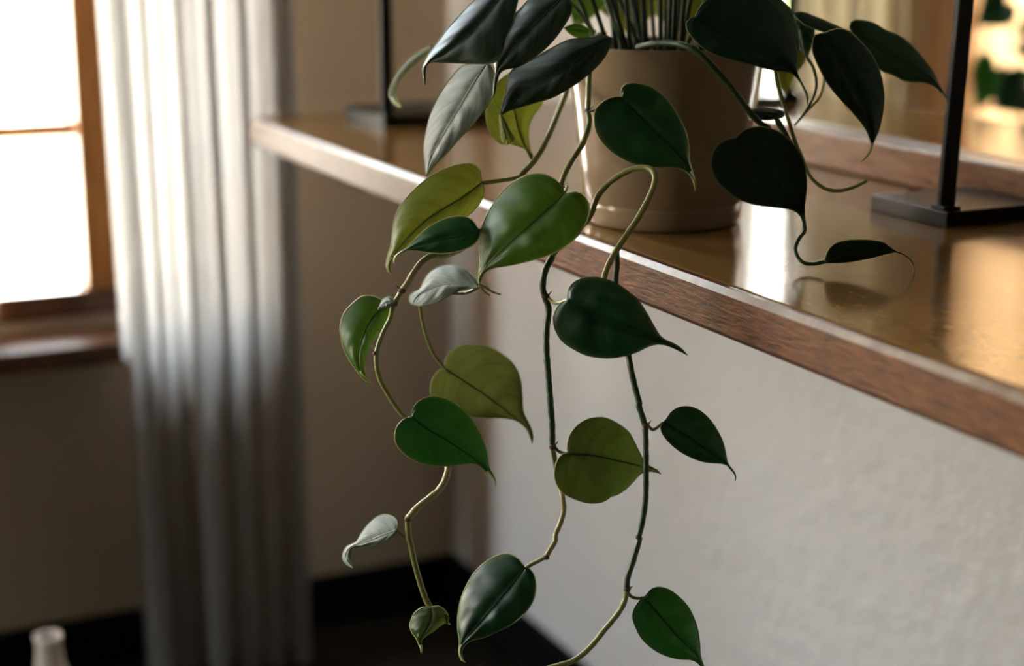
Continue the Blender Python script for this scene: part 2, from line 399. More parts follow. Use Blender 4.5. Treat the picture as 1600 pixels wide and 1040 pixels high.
rod = empty('curtain_rod', (-.4, WA-.168, 2.222))
v2, f2 = tube_geo([Vector((.05, WA-.168, 2.235)), Vector((.9, WA-.168, 2.235))], .009, 14); mesh_obj('rod', v2, f2, M['black'], rod)
for x in (.07, .88): box('bracket', (x-.008, WA-.168, 2.226), (x+.008, WA, 2.244), M['black'], rod)
tag(rod, 'black curtain rod above the window with the white curtain', 'curtain rod')
rod = empty('curtain_rod', (-.75, WA-.04, 2.222))
v2, f2 = tube_geo([Vector((-1.6, WA-.034, 2.235)), Vector((.03, WA-.034, 2.235))], .009, 14); mesh_obj('rod', v2, f2, M['black'], rod)
for x in (-1.55, -.02): box('bracket', (x-.008, WA-.034, 2.226), (x+.008, WA, 2.244), M['black'], rod)
tag(rod, 'black curtain rod above the window with the ochre curtain', 'curtain rod')

# ------------------------------------------------------------ counter, mirror
TZ = .88; EX = .593; YE = 2.0; TH = .034
ct = empty('wooden_counter', (WB, .6, TZ-TH))
bm = bmesh.new(); add_box(bm, (EX+.012, -.6, TZ-TH), (WB, YE-.012, TZ))
bm_obj('countertop', bm, M['top'], ct)
fe = box('front_edge', (EX, -.6, TZ-TH), (EX+.0125, YE, TZ), [M['edge'], M['lip']], ct, bev=.0040, seg=1)
for p in fe.data.polygons:
    if p.normal.x < -.3 and p.normal.z > .3: p.material_index = 1     # chamfer coloured pale to stand for the bevel highlight
box('end_edge', (EX+.0125, YE-.0125, TZ-TH), (WB, YE, TZ), M['edge'], ct, bev=.0025, seg=3)
tag(ct, 'long varnished golden wood counter with thick brown front edge fixed to the wall', 'counter')

mir = empty('wall_mirror', (MX, .7, TZ))
box('mirror_glass', (MX, -.4, TZ+.034), (MX+.006, 1.62, 1.75), M['mirror'], mir)
box('backing_board', (MX+.006, -.4, TZ), (WB, 1.62, 1.75), M['skirting'], mir)
box('bottom_rail', (MX-.022, -.45, TZ), (MX, 1.65, TZ+.036), M['rail'], mir, bev=.003)
box('side_rail', (MX-.022, 1.62, TZ+.036), (MX+.01, 1.65, 1.75), M['rail'], mir, bev=.003)
box('top_rail', (MX-.022, -.45, 1.75), (MX+.01, 1.65, 1.786), M['rail'], mir, bev=.003)
box('side_rail', (MX-.022, -.45, TZ+.036), (MX+.01, -.42, 1.75), M['rail'], mir, bev=.003)
tag(mir, 'large mirror standing in a reddish wood frame along the back of the counter', 'mirror')

# ------------------------------------------------------------ black metal stands
def stand(x0, x1, y0, y1, lab, lean=0):
    e = empty('metal_post_stand', (x0+.01, y0+.01, TZ))
    box('foot_plate', (x0, y0, TZ), (x1, y1, TZ+.013), M['black'], e, bev=.0012)
    po = box('post', (x0+.003, y0+.012, TZ+.013), (x0+.018, y0+.018, 1.7), M['black'], e, bev=.001)
    for v in po.data.vertices:
        if v.co.z > 1.2: v.co.x += lean
    box('collar', (x0+.002, y0+.006, TZ+.013), (x0+.019, y0+.023, TZ+.016), M['black'], e, bev=.0008)
    tag(e, lab, 'stand', 'black metal posts on the counter'); return e
stand(.872, .975, 1.026, 1.124, 'black metal post on a flat plate, at the right beside the mirror', .03)
stand(.705, .875, 1.825, 1.955, 'blurred black metal post on a flat plate, at the far left end of the counter')
gb = empty('glass_bead', tuple(at(540, 184, 2.0)*1)); gb.location.z = TZ+.0

# ------------------------------------------------------------ pot plant
PC = Vector((.689, 1.158, TZ))
plant = empty('potted_plant', PC)
tag(plant, 'trailing heart-leaved green plant in a cream ceramic pot on the counter', 'plant')
H = .1425
prof = [(.0, .002), (.056, .002), (.060, .0), (.0625, .002), (.0638, .006), (.0652, .0155), (.0653, .017), (.0645, .0180), (.0645, .0188), (.0655, .0200),
        (.068, .05), (.0735, .095), (.0785, .128), (.0800, .138), (.0803, .1412), (.0795, H), (.0775, H), (.0765, .1405), (.0755, .134), (.072, .115), (.0, .115)]
lathe(prof, PC, 96, 'pot', M['pot'], plant)
bm = bmesh.new(); bmesh.ops.create_circle(bm, cap_ends=True, cap_tris=True, segments=48, radius=.0752)
bmesh.ops.subdivide_edges(bm, edges=bm.edges, cuts=2)
for v in bm.verts: v.co = v.co + PC + Vector((0, 0, .124 + random.uniform(-.001, .003)))
bm_obj('soil', bm, M['soil'], plant, True)

def leaf_mesh(Pl, Pr, Pm, depthf, m, margin, nt=30, ns=7, name='leaf', to3=None, rm=.0004, parent=None):
    """Pl, Pr, Pm: arrays (nt+1,2) of both edges and midrib"""
    vs, uv, fs, mi = [], [], [], []
    cols = 2*ns+1
    for i in range(nt+1):
        t = i/nt
        for j in range(cols):
            s = (j-ns)/ns; w = abs(s)
            E_ = Pl if s < 0 else Pr
            q = Pm[i]*(1-w) + E_[i]*w
            vs.append(to3(q, t, s)); uv.append(((s+1)/2, t))
    for i in range(nt):
        for j in range(cols-1):
            a = i*cols+j; fs.append((a, a+1, a+cols+1, a+cols)); mi.append(0)
    bnd = [vs[i*cols] for i in range(nt+1)] + [vs[i*cols+cols-1] for i in range(nt-1, -1, -1)]
    mid = [vs[i*cols+ns] for i in range(nt+1)]
    nv0 = len(vs); tube_geo(mid, [rm*1.5*(1-.8*i/nt)+.00008 for i in range(nt+1)], 5, vs, fs); mi += [0]*(len(fs)-len(mi)); uv += [(.5, .5)]*(len(vs)-len(uv))
    tube_geo(bnd, rm, 5, vs, fs)
    # drip tip: a short solid point closing the blade
    k0 = nt-5
    tube_geo([vs[i*cols+ns] for i in range(k0, nt+1)], [.0004+.0005*(1-(i-k0)/5) for i in range(k0, nt+1)], 6, vs, fs)
    uv += [(0.5, .5)]*(len(vs)-len(uv))
    mi += [1]*(len(fs)-len(mi))
    return mesh_obj(name, vs, fs, [m, margin], parent or plant, midx=mi, uv=uv)

def leaf(z, A, B, mid, kind, d, gx=0, gy=0, bulge=.006, curl=0, margin='margin', ga=0, label=None, zc=None, twist=0):
    """z crop; A, B edge points, mid midrib points (all from base to tip, in crop pixels);
    gx / gy: how the blade leans away per metre to the right / upwards; bulge towards the viewer; curl of the tip away"""
    A, B, mid = px(z, A), px(z, B), px(z, mid); nt = 30
    Pl, Pr, Pm = crs([mid[0]]+A, nt), crs([mid[0]]+B, nt), crs(mid, nt)
    b = np.array(mid[0]); mpp = d/F_PX
    c = (Pm[int(nt*.4)])
    def to3(q, t, s):
        w = abs(s)
        dd = d + gx*(q[0]-b[0])*mpp - gy*(q[1]-b[1])*mpp
        env = math.sin(math.pi*min(1, max(0, t*.92+.06)))
        dd += -bulge*(1-w*w)*env*1.0 + bulge*.35*math.exp(-(s/.16)**2)*env
        dd += bulge*.10*math.sin(t*26-w*5)*w*(1-w)*4*env
        dd += curl*max(0, t-.7)**2*10*.03 + ga*s*env
        return at(q[0], q[1], dd)
    o = leaf_mesh(Pl, Pr, Pm, None, L[kind], M[margin], nt, 7, to3=to3)
    if label: o['label'] = label
    return o
def stem(z, pts, d, r, m='stem_pale', name='vine', parent=None, nodes=(), taper=1.0, n=10, label=None):
    P2 = px(z, pts) if z else pts
    ds = d if hasattr(d, '__len__') else [d]*len(P2)
    if len(ds) == 2 and len(P2) != 2: ds = list(np.linspace(ds[0], ds[1], len(P2)))
    C = crs([(a, b, k) for (a, b), k in zip(P2, ds)], max(12, len(P2)*6))
    P = [at(a, b, k) for a, b, k in C]; N = len(P)
    rad = [r*(1+(taper-1)*i/(N-1))*(1+.05*math.sin(i*1.3)) for i in range(N)]
    o = mesh_obj(name, *tube_geo(P, rad, n), M[m], parent or plant)
    if label: o['label'] = label
    return o
def node(x, y, d, r, parent, ang=0):
    """the ring-like joint on a vine with a small bract stub"""
    c = at(x, y, d); vs, fs = tube_geo([c+Vector((0, 0, -.0016)), c+Vector((0, 0, -.0006)), c+Vector((0, 0, .0006)), c+Vector((0, 0, .0016))], [r*.98, r*1.22, r*1.18, r*.95], 10)
    R = Vector((math.cos(YAW), -math.sin(YAW), 0))
    dr = R*math.cos(ang)+Vector((0, 0, 1))*math.sin(ang)
    tube_geo([c+dr*r*.6, c+dr*r*1.4+Vector((0, 0, .0008)), c+dr*r*2.0+Vector((0, 0, .0018))], [.0007, .0005, .00015], 6, vs, fs)
    return mesh_obj('node', vs, fs, M['node'], parent)

# --- vines
def P(z, pts): return px(z, pts)
v1 = stem(None, [(945, 52), (930, 62)] + P('Z1', [(1300, 430), (1293, 560), (1290, 660), (1298, 730), (1260, 850), (1190, 960), (1150, 1040)]) +
          P('Z5', [(990, 240), (985, 330), (1000, 480), (945, 600), (905, 680), (893, 760), (905, 812)]),
          [1.33, 1.255, 1.225, 1.215, 1.205, 1.20, 1.19, 1.18, 1.175, 1.17, 1.165, 1.165, 1.16, 1.16, 1.16, 1.16], .0021, 'stem_pale')
node(*P('Z1', [(1288, 660)])[0], 1.205, .0021, v1, .4)
v1b = stem(None, P('Z5', [(945, 600), (905, 680), (893, 760), (905, 812)]) + P('Z7', [(165, 370), (152, 500), (150, 650), (165, 850), (178, 1020)]) + P('Z9', [(180, 150), (190, 300), (190, 430)]),
           1.1585, .00235, 'stem_dark', taper=.95)
node(*P('Z7', [(145, 280)])[0], 1.158, .0025, v1b, .5); node(*P('Z9', [(193, 432)])[0], 1.158, .0022, v1b, .5)
v1c = stem(None, P('Z9', [(190, 425), (208, 520), (225, 620), (245, 710), (265, 800), (270, 880), (245, 970), (213, 1045)]) + P('Z10', [(1470, 260), (1440, 310), (1415, 355)]),
           [1.158, 1.165, 1.17, 1.165, 1.16, 1.16, 1.158, 1.155, 1.153, 1.152, 1.15], .0019, 'stem_tan')
node(*P('Z10', [(1413, 358)])[0], 1.15, .0019, v1c, -.9)
v2 = stem(None, P('Z5', [(1060, 480), (1138, 395), (1180, 290), (1250, 210), (1340, 155), (1410, 138), (1460, 150), (1480, 200), (1450, 290), (1390, 400), (1330, 490), (1270, 580), (1230, 660), (1212, 720), (1200, 790)]),
          [1.172, 1.17, 1.165, 1.16, 1.155, 1.15, 1.145, 1.14, 1.14, 1.14, 1.14, 1.137, 1.135, 1.133, 1.13], .0021, 'stem_pale')
v3 = stem(None, P('Z5', [(1275, 572), (1280, 640), (1272, 730)]) + P('Z7', [(640, 300), (680, 500), (720, 690), (740, 800), (768, 920), (800, 1040)]) + P('Z9', [(785, 130), (812, 210), (835, 290)]),
          [1.139, 1.142, 1.142, 1.14, 1.138, 1.135, 1.133, 1.132, 1.13, 1.13, 1.13, 1.13], .0021, 'stem_dark')
v3b = stem(None, P('Z9', [(835, 290), (840, 400), (842, 600), (838, 800), (815, 960), (790, 1060)]) + P('Z11', [(690, 180), (640, 350), (610, 440), (603, 525)]),
           1.13, .0021, 'stem_dark')
node(*P('Z9', [(838, 285)])[0], 1.13, .0021, v3b, .4); node(*P('Z11', [(605, 520)])[0], 1.13, .0021, v3b, .2)
v3c = stem('Z11', [(603, 520), (590, 600), (540, 690), (450, 800), (350, 920), (240, 1005), (110, 1045), (0, 1080), (-60, 1110)], 1.13, .0019, 'stem_pale')
v4 = stem(None, [(900, 80)] + P('Z1', [(1170, 520), (1125, 640), (1080, 750), (1020, 880), (960, 970), (900, 1030)]) + P('Z5', [(780, 185)]),
          [1.33, 1.29, 1.27, 1.25, 1.225, 1.21, 1.20, 1.195], .0021, 'stem_pale')
v5 = stem(None, P('Z5', [(800, 175), (790, 260), (700, 420), (560, 500), (470, 560), (395, 592), (300, 605), (240, 660), (190, 740), (162, 778)]),
          [1.20, 1.205, 1.205, 1.20, 1.195, 1.19, 1.18, 1.175, 1.17, 1.17], .0024, 'stem_tan')
v5b = stem(None, P('Z5', [(162, 776), (140, 815), (122, 845), (105, 900)]) + P('Z6', [(440, 390), (395, 480), (362, 570), (352, 660), (375, 770), (435, 880), (495, 970), (540, 1012), (570, 1010)]),
           [1.17, 1.168, 1.165, 1.163, 1.16, 1.16, 1.16, 1.16, 1.16, 1.16, 1.16, 1.16, 1.16], .0020, 'stem_pale', taper=.75)
node(*P('Z5', [(160, 779)])[0], 1.169, .0024, v5b, 2.6); node(*P('Z5', [(122, 847)])[0], 1.165, .0021, v5b, 2.8); node(*P('Z6', [(345, 605)])[0], 1.16, .0015, v5b, 3)
v6 = stem('Z8', [(575, 210), (680, 330), (780, 440), (800, 510), (785, 590), (745, 660), (680, 715), (605, 775), (550, 838)], [1.165, 1.175, 1.17, 1.165, 1.16, 1.16, 1.158, 1.155, 1.155], .0024, 'stem_tan')
node(*P('Z8', [(550, 842)])[0], 1.155, .0023, v6, 2.9)
v6b = stem(None, P('Z8', [(550, 835), (550, 900), (556, 965)]) + P('Z10', [(565, 270), (590, 390), (620, 500), (660, 620), (692, 675)]), 1.155, .0021, 'stem_pale')
v7 = stem(None, P('Z2', [(520, 282), (600, 262), (700, 256), (790, 270), (870, 305), (960, 390), (1060, 500), (1150, 620), (1230, 715), (1300, 765)]),
          [1.26, 1.245, 1.235, 1.225, 1.22, 1.218, 1.218, 1.218, 1.22, 1.225], .0024, 'stem_dark')
v8 = stem(None, P('Z3', [(100, 250), (118, 400), (135, 510), (175, 640), (215, 770), (245, 860)]) + P('Z4', [(440, 210), (470, 290), (510, 345), (570, 385), (640, 392), (710, 375), (780, 341)]),
          1.215, .0017, 'stem_pale', taper=.8)
v9 = stem(None, P('Z3', [(118, 690), (150, 740), (185, 800)]) + P('Z4', [(365, 110), (400, 180)]), 1.215, .0018, 'stem_dark')
v10 = stem('Z3', [(270, 180), (300, 320), (345, 400), (365, 490), (350, 570), (315, 640), (270, 705), (232, 745)], 1.25, .0013, 'stem_dark', taper=.6)
v10b = stem('Z3', [(420, 400), (408, 500), (385, 575), (340, 630), (300, 670)], 1.25, .0012, 'stem_pale', taper=.7)
v11 = stem('Z4', [(455, 570), (458, 605), (430, 640), (410, 690), (420, 735), (455, 768), (510, 773), (562, 762)], [1.19, 1.185, 1.178, 1.172, 1.166, 1.162, 1.16, 1.158], .0014, 'stem_dark')

# --- blades in the photograph's own outlines
leaf('Z5', [(1000,250),(960,200),(890,170),(820,175),(740,215),(670,280),(610,370),(575,450),(563,540),(568,620),(560,665),(545,705),(563,745)],
     [(1030,268),(1080,265),(1120,295),(1138,340),(1130,400),(1095,470),(1040,530),(960,580),(860,615),(740,645),(640,660),(600,678),(578,705),(566,747)],
     [(1008,275),(900,370),(800,460),(700,550),(620,630),(582,675),(560,712),(565,747)], 'fresh', 1.15, gx=-.35, gy=.1, bulge=.012, ga=-.006,
     label='large glossy green leaf in the middle')
leaf('Z5', [(570,170),(555,135),(510,117),(430,130),(340,165),(260,220),(180,300),(130,380),(112,470),(105,540),(85,600),(78,650),(85,680),(108,698)],
     [(588,250),(580,300),(540,360),(485,400),(400,450),(330,490),(255,525),(185,570),(125,608),(104,640),(100,665),(108,698)],
     [(575,217),(480,290),(380,350),(290,410),(215,480),(160,540),(115,600),(90,640),(92,675),(108,698)], 'lime', 1.185, gx=-.2, gy=.2, bulge=.008,
     label='yellow-green backlit leaf')
leaf('Z5', [(550,450),(535,420),(500,395),(440,392),(370,410),(290,455),(230,510),(190,555),(150,580),(120,605),(116,620),(120,638)],
     [(562,500),(540,535),(500,560),(440,578),(370,587),(290,580),(210,568),(170,573),(138,595),(126,612),(120,638)],
     [(568,463),(480,490),(400,505),(300,530),(210,556),(160,578),(125,605),(120,638)], 'green', 1.165, gx=-.3, gy=.5, bulge=.006)
leaf('Z5', [(530,700),(480,665),(420,645),(350,655),(300,690),(270,740),(255,770),(220,790),(200,812),(198,835),(215,853)],
     [(545,768),(500,768),(450,782),(400,810),(340,840),(290,855),(250,859),(215,853)],
     [(565,762),(480,748),(400,745),(330,760),(280,785),(240,810),(215,853)], 'silver', 1.165, gx=-.8, gy=.8, bulge=.006, margin='margin_dark',
     label='pale silvery leaf, its window sheen put into the colour')
sp = stem('Z5', [(560,748),(590,762),(630,785),(675,800)], 1.155, .0012, 'stem_pale', 'shoot', taper=.4)
stem('Z5', [(565,750),(585,780),(620,806)], 1.152, .0012, 'stem_pale', 'shoot', taper=.4)
leaf('Z6', [(430,290),(385,272),(340,250),(270,248),(210,290),(155,350),(128,430),(130,500),(150,580),(190,660),(240,730),(280,775),(320,790)],
     [(442,330),(425,390),(390,460),(350,510),(310,580),(285,650),(276,700),(290,750),(320,790)],
     [(448,305),(370,340),(310,410),(270,500),(245,580),(238,660),(262,730),(320,790)], 'fresh', 1.175, gx=-.25, gy=.15, bulge=.006,
     label='bright green leaf at the far left of the vines')
leaf('Z6', [(440,255),(410,258),(382,285),(364,332)], [(452,305),(425,318),(395,326),(364,332)], [(470,285),(430,290),(395,305),(364,332)], 'silver', 1.16, gx=-.6, gy=.6, bulge=.003, margin='margin_dark')
leaf('Z6', [(780,660),(800,610),(860,565),(950,552),(1050,565),(1150,620),(1220,690),(1255,780),(1265,880),(1270,970),(1300,1035),(1330,1110),(1326,1170)],
     [(740,715),(700,770),(688,840),(710,900),(780,950),(860,980),(950,1003),(1050,1010),(1150,1012),(1220,1025),(1278,1065),(1310,1120),(1322,1170)],
     [(785,705),(900,780),(1050,880),(1180,980),(1255,1035),(1305,1090),(1325,1170)], 'olive', 1.235, gx=.25, gy=.1, bulge=-.008,
     label='olive leaf hanging behind, slightly blurred')
leaf('Z8', [(575,170),(600,120),(650,88),(710,77),(780,88),(850,125),(920,185),(980,265),(1020,350),(1045,430),(1055,510),(1080,560),(1100,605),(1098,640)],
     [(540,210),(490,250),(468,310),(475,370),(520,430),(580,470),(650,500),(750,513),(850,507),(930,494),(980,498),(1040,550),(1080,585),(1095,610),(1098,640)],
     [(570,204),(680,285),(800,355),(920,435),(1000,492),(1058,555),(1095,605),(1098,640)], 'green', 1.15, gx=.15, gy=-.1, bulge=.006)
leaf('Z10', [(485,150),(470,115),(420,95),(360,105),(300,155),(260,210),(225,265),(170,290),(142,340),(145,380),(180,415),(212,430)],
     [(470,215),(430,250),(370,280),(300,293),(240,297),(203,300),(190,340),(195,390),(212,428)],
     [(480,192),(390,225),(310,258),(240,282),(195,295),(166,340),(172,385),(212,430)], 'silver', 1.155, gx=-.8, gy=.8, bulge=.005, margin='margin_dark',
     label='small silvery leaf with a curled yellow tip')
leaf('Z10', [(640,675),(590,710),(565,770),(570,820),(600,865),(615,900),(630,935),(633,958)],
     [(740,665),(780,690),(805,730),(800,762),(765,782),(700,828),(650,862),(632,890),(640,930),(633,958)],
     [(692,672),(695,730),(675,790),(645,840),(624,875),(632,920),(633,958)], 'olived', 1.15, gx=-.1, gy=.3, bulge=.006, label='tiny young leaf at the tip of the vine')
leaf('Z10', [(790,715),(803,735),(800,765),(814,782)], [(770,745),(782,770),(814,782)], [(775,712),(790,745),(795,768),(814,782)], 'lime', 1.146, bulge=.002)
leaf('Z10', [(1265,405),(1240,370),(1190,342),(1130,342),(1060,375),(990,430),(930,510),(885,610),(865,700),(860,800),(872,880),(868,950),(880,1000),(908,1018)],
     [(1320,440),(1345,490),(1352,550),(1335,630),(1280,710),(1200,780),(1120,820),(1030,860),(950,880),(905,910),(885,950),(890,990),(908,1018)],
     [(1285,425),(1190,540),(1090,660),(980,790),(905,880),(876,935),(882,985),(908,1018)], 'dark', 1.15, gx=-.45, gy=.25, bulge=.008,
     label='dark green leaf at the lower centre')
leaf('Z9', [(295,430),(315,350),(370,280),(450,238),(550,232),(640,270),(720,330),(760,400),(800,480),(830,540),(870,570),(920,595),(945,622)],
     [(260,485),(225,530),(207,600),(215,680),(260,750),(330,790),(420,820),(500,825),(560,808),(600,778),(640,768),(700,730),(760,670),(800,625),(850,605),(900,607),(945,622)],
     [(300,480),(450,490),(600,520),(750,555),(840,580),(900,598),(945,622)], 'olived', 1.152, gx=.1, gy=-.1, bulge=.005,
     label='olive leaf with a yellow patch')
leaf('Z9', [(985,240),(1010,200),(1060,165),(1130,155),(1200,175),(1270,230),(1330,310),(1375,400),(1395,480),(1410,550),(1440,590),(1465,630),(1460,670)],
     [(943,290),(955,340),(1000,400),(1070,460),(1150,505),(1230,535),(1300,545),(1360,548),(1405,562),(1435,595),(1462,635),(1458,670)],
     [(955,265),(1080,330),(1200,410),(1300,480),(1390,548),(1430,585),(1463,632),(1460,670)], 'dark', 1.13, gx=.1, gy=-.1, bulge=.005, margin='margin_dark')
leaf('Z11', [(740,550),(780,515),(830,507),(890,525),(960,575),(1020,640),(1060,720),(1085,800),(1098,890),(1103,970),(1125,1040),(1140,1080)],
     [(690,600),(655,650),(643,710),(665,780),(710,860),(790,930),(870,970),(960,993),(1040,997),(1085,1020),(1120,1060),(1140,1080)],
     [(725,577),(820,690),(920,810),(1010,900),(1080,970),(1115,1030),(1140,1080)], 'green', 1.13, gx=.1, gy=0, bulge=.006, margin='margin_dark')
leaf('Z7', [(297,270),(310,215),(360,170),(430,148),(520,150),(620,180),(710,240),(790,310),(850,400),(900,490),(950,565),(1020,600),(1080,635),(1128,685)],
     [(245,330),(205,390),(197,450),(215,520),(260,590),(330,640),(420,685),(510,703),(600,706),(690,693),(780,665),(850,630),(910,612),(970,615),(1040,640),(1128,685)],
     [(300,305),(450,370),(600,430),(730,490),(850,550),(950,588),(1040,620),(1128,685)], 'dark', 1.12, gx=-.05, gy=0, bulge=.012, margin='margin_dark',
     label='dark glossy leaf over the counter edge')
leaf('Z2', [(422,530),(450,500),(500,493),(580,510),(650,550),(710,610),(760,690),(805,780),(825,870),(828,950),(850,1030),(868,1090),(862,1135)],
     [(380,578),(320,600),(270,650),(260,720),(275,790),(320,860),(390,920),(470,965),(560,992),(650,997),(740,997),(790,1010),(830,1040),(855,1090),(862,1135)],
     [(422,580),(500,660),(620,780),(740,900),(815,985),(850,1050),(862,1135)], 'dark', 1.185, gx=0, gy=-.1, bulge=.008,
     label='dark green leaf in front of the pot')
leaf('Z4', [(105,110),(150,75),(220,60),(300,75),(370,120),(430,190),(460,270),(468,370),(460,450),(457,530),(468,585),(456,615)],
     [(60,125),(10,150),(-22,200),(-30,270),(0,340),(60,400),(130,445),(220,470),(300,480),(380,490),(428,515),(450,560),(455,615)],
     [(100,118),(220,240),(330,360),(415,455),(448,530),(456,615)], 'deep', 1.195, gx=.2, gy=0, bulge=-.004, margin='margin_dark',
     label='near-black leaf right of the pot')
leaf('Z4', [(570,730),(600,680),(660,655),(740,650),(810,652),(870,665),(930,708),(990,735),(1025,780),(1030,835)],
     [(600,768),(660,766),(740,755),(820,738),(880,722),(940,712),(985,735),(1022,785),(1029,835)],
     [(565,765),(640,735),(740,712),(850,700),(935,710),(988,735),(1024,782),(1030,835)], 'deep', 1.157, gx=-.1, gy=-.9, bulge=.003, margin='margin_dark',
     label='narrow leaf just above the counter, mirrored in its varnish')
leaf('Z3', [(430,190),(480,170),(550,180),(620,240),(690,320),(735,410),(760,500),(768,600),(755,700),(735,780),(705,850),(690,900),(655,945),(620,968)],
     [(350,215),(340,300),(370,380),(420,480),(480,560),(560,650),(620,720),(660,780),(685,840),(685,890),(650,940),(620,968)],
     [(385,200),(470,320),(560,470),(630,610),(672,720),(695,820),(688,893),(652,942),(620,968)], 'deep', 1.20, gx=.35, gy=.1, bulge=.008,
     label='long drooping dark leaf before the mirror')
leaf('Z3', [(575,125),(620,118),(700,135),(780,180),(870,220),(940,280),(1010,360),(1060,430),(1100,510),(1135,570),(1146,620),(1130,675)],
     [(575,200),(640,290),(720,390),(760,425),(830,450),(880,480),(940,487),(1010,490),(1070,515),(1110,555),(1138,605),(1130,675)],
     [(562,160),(700,265),(830,360),(960,430),(1060,485),(1115,550),(1142,610),(1130,675)], 'dark', 1.24, gx=.3, gy=.3, bulge=.006, margin='margin_dark')
leaf('Z2', [(880,60),(920,10),(1000,-50),(1130,-80),(1260,-30),(1370,60),(1430,170),(1460,270),(1472,340),(1465,420),(1500,500),(1536,570),(1529,620)],
     [(825,115),(806,150),(820,190),(860,240),(930,300),(1010,335),(1100,360),(1200,385),(1300,412),(1380,422),(1440,440),(1480,480),(1518,560),(1528,620)],
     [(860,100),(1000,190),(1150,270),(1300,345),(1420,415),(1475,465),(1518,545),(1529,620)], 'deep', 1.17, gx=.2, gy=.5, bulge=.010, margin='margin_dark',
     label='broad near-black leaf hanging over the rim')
leaf('Z2', [(1250,-60),(1350,-20),(1430,60),(1460,130),(1478,210),(1480,290),(1462,360)], [(1180,20),(1220,150),(1300,260),(1390,320),(1440,345),(1462,360)],
     [(1180,-60),(1280,60),(1370,180),(1430,280),(1462,360)], 'dark', 1.22, gx=.3, gy=.4, bulge=.006, margin='margin_dark')
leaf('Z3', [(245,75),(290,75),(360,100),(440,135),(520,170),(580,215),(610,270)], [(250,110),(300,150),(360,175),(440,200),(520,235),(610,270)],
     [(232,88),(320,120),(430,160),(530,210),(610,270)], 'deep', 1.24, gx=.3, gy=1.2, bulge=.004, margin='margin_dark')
leaf('Z3', [(300,110),(350,170),(345,240),(325,300),(312,345)], [(240,130),(240,200),(262,270),(292,320),(312,345)], [(270,100),(295,200),(302,280),(312,345)], 'dark', 1.255, bulge=.004, margin='margin_dark')
leaf('Z3', [(275,300),(300,330),(285,380),(250,425)], [(235,310),(230,360),(238,400),(250,425)], [(255,280),(262,340),(250,425)], 'lime', 1.27, bulge=.003)
leaf('Z3', [(210,330),(245,400),(220,480),(180,570)], [(90,330),(100,420),(130,500),(180,570)], [(150,300),(165,430),(180,570)], 'lime', 1.40, gx=.2, bulge=.004)
leaf('Z2', [(1375,662),(1300,648),(1240,645),(1195,655),(1170,680)], [(1380,700),(1300,712),(1225,708),(1185,695),(1170,680)], [(1390,680),(1300,678),(1225,676),(1170,680)], 'deep', 1.235, gy=1.5, bulge=.003, margin='margin_dark')
stem('Z2', [(1372,682),(1345,710),(1370,760),(1400,800),(1440,860)], 1.232, .0015, 'stem_dark', 'petiole')
# upper left group
leaf('Z1', [(640,372),(590,378),(530,400),(470,470),(410,560),(360,660),(325,780),(312,880),(318,970),(325,1035),(332,1048)],
     [(725,400),(735,500),(715,590),(660,670),(600,750),(530,820),(460,900),(400,960),(358,1010),(335,1048)],
     [(690,375),(620,480),(555,590),(480,715),(410,835),(350,950),(333,1045)], 'silver', 1.19, gx=-.9, gy=.4, bulge=.008, margin='margin_dark',
     label='long silvery grey leaf hanging below the others')
leaf('Z1', [(700,-90),(640,-20),(590,25),(500,120),(420,220),(360,300),(320,370),(303,410),(315,460),(320,500)],
     [(880,-60),(860,60),(830,200),(780,330),(720,375),(600,378),(480,373),(400,370),(345,368),(325,400),(322,460),(320,500)],
     [(820,-90),(740,20),(640,130),(530,235),(430,320),(350,365),(312,415),(320,500)], 'grey', 1.20, gx=-.5, gy=.9, bulge=.010, margin='margin_dark',
     label='grey-green leaf at the upper left')
leaf('Z1', [(1060,-50),(960,-20),(880,60),(820,120),(770,210),(735,300),(725,360),(740,430),(730,500),(726,580)],
     [(1195,20),(1185,90),(1100,220),(1000,320),(880,395),(810,408),(768,430),(750,480),(730,580)],
     [(1160,-30),(1040,80),(930,190),(840,290),(775,375),(745,430),(735,500),(728,580)], 'grey', 1.175, gx=-.4, gy=.7, bulge=.010, margin='margin_dark')
leaf('Z1', [(1380,208),(1300,225),(1180,235),(1050,300),(930,370),(860,400),(820,440),(805,520),(788,600),(768,680)],
     [(1432,255),(1390,340),(1330,410),(1260,470),(1170,530),(1080,580),(980,610),(880,640),(815,660),(772,690)],
     [(1430,225),(1300,300),(1160,400),(1020,490),(900,560),(820,630),(770,685)], 'grey', 1.185, gx=-.3, gy=.5, bulge=.010, margin='margin_dark')
leaf('Z1', [(960,915),(925,888),(880,872),(820,855),(780,860),(720,810),(690,740),(683,660),(700,580),(740,500),(820,430)],
     [(945,880),(935,780),(960,700),(1010,630),(1025,580),(1000,500),(920,440),(820,430)],
     [(962,965),(905,850),(870,740),(850,620),(835,520),(820,430)], 'lime', 1.26, gx=.1, gy=-.3, bulge=.008, label='yellow-green leaf hanging behind the grey-green ones')
leaf('Z1', [(765,690),(768,760),(778,830),(795,862)], [(800,720),(830,780),(852,820),(850,845),(815,862)], [(770,680),(790,760),(808,820),(805,864)], 'lime', 1.235, gx=-.3, bulge=.003)
leaf('Z1', [(330,285),(275,312),(200,370),(140,450),(105,540),(115,590),(150,630),(182,637)], [(350,310),(325,340),(280,372),(220,425),(172,490),(150,550),(155,590),(182,637)],
     [(365,270),(305,325),(235,385),(165,460),(128,545),(133,595),(182,637)], 'olive', 1.30, gx=-1.0, gy=.6, bulge=.002, label='narrow curled leaf at the left edge of the crown')
leaf('Z1', [(1180,150),(1230,140),(1290,170),(1325,205)], [(1170,190),(1220,220),(1280,225),(1325,205)], [(1150,165),(1230,180),(1325,205)], 'fresh', 1.24, bulge=.002)

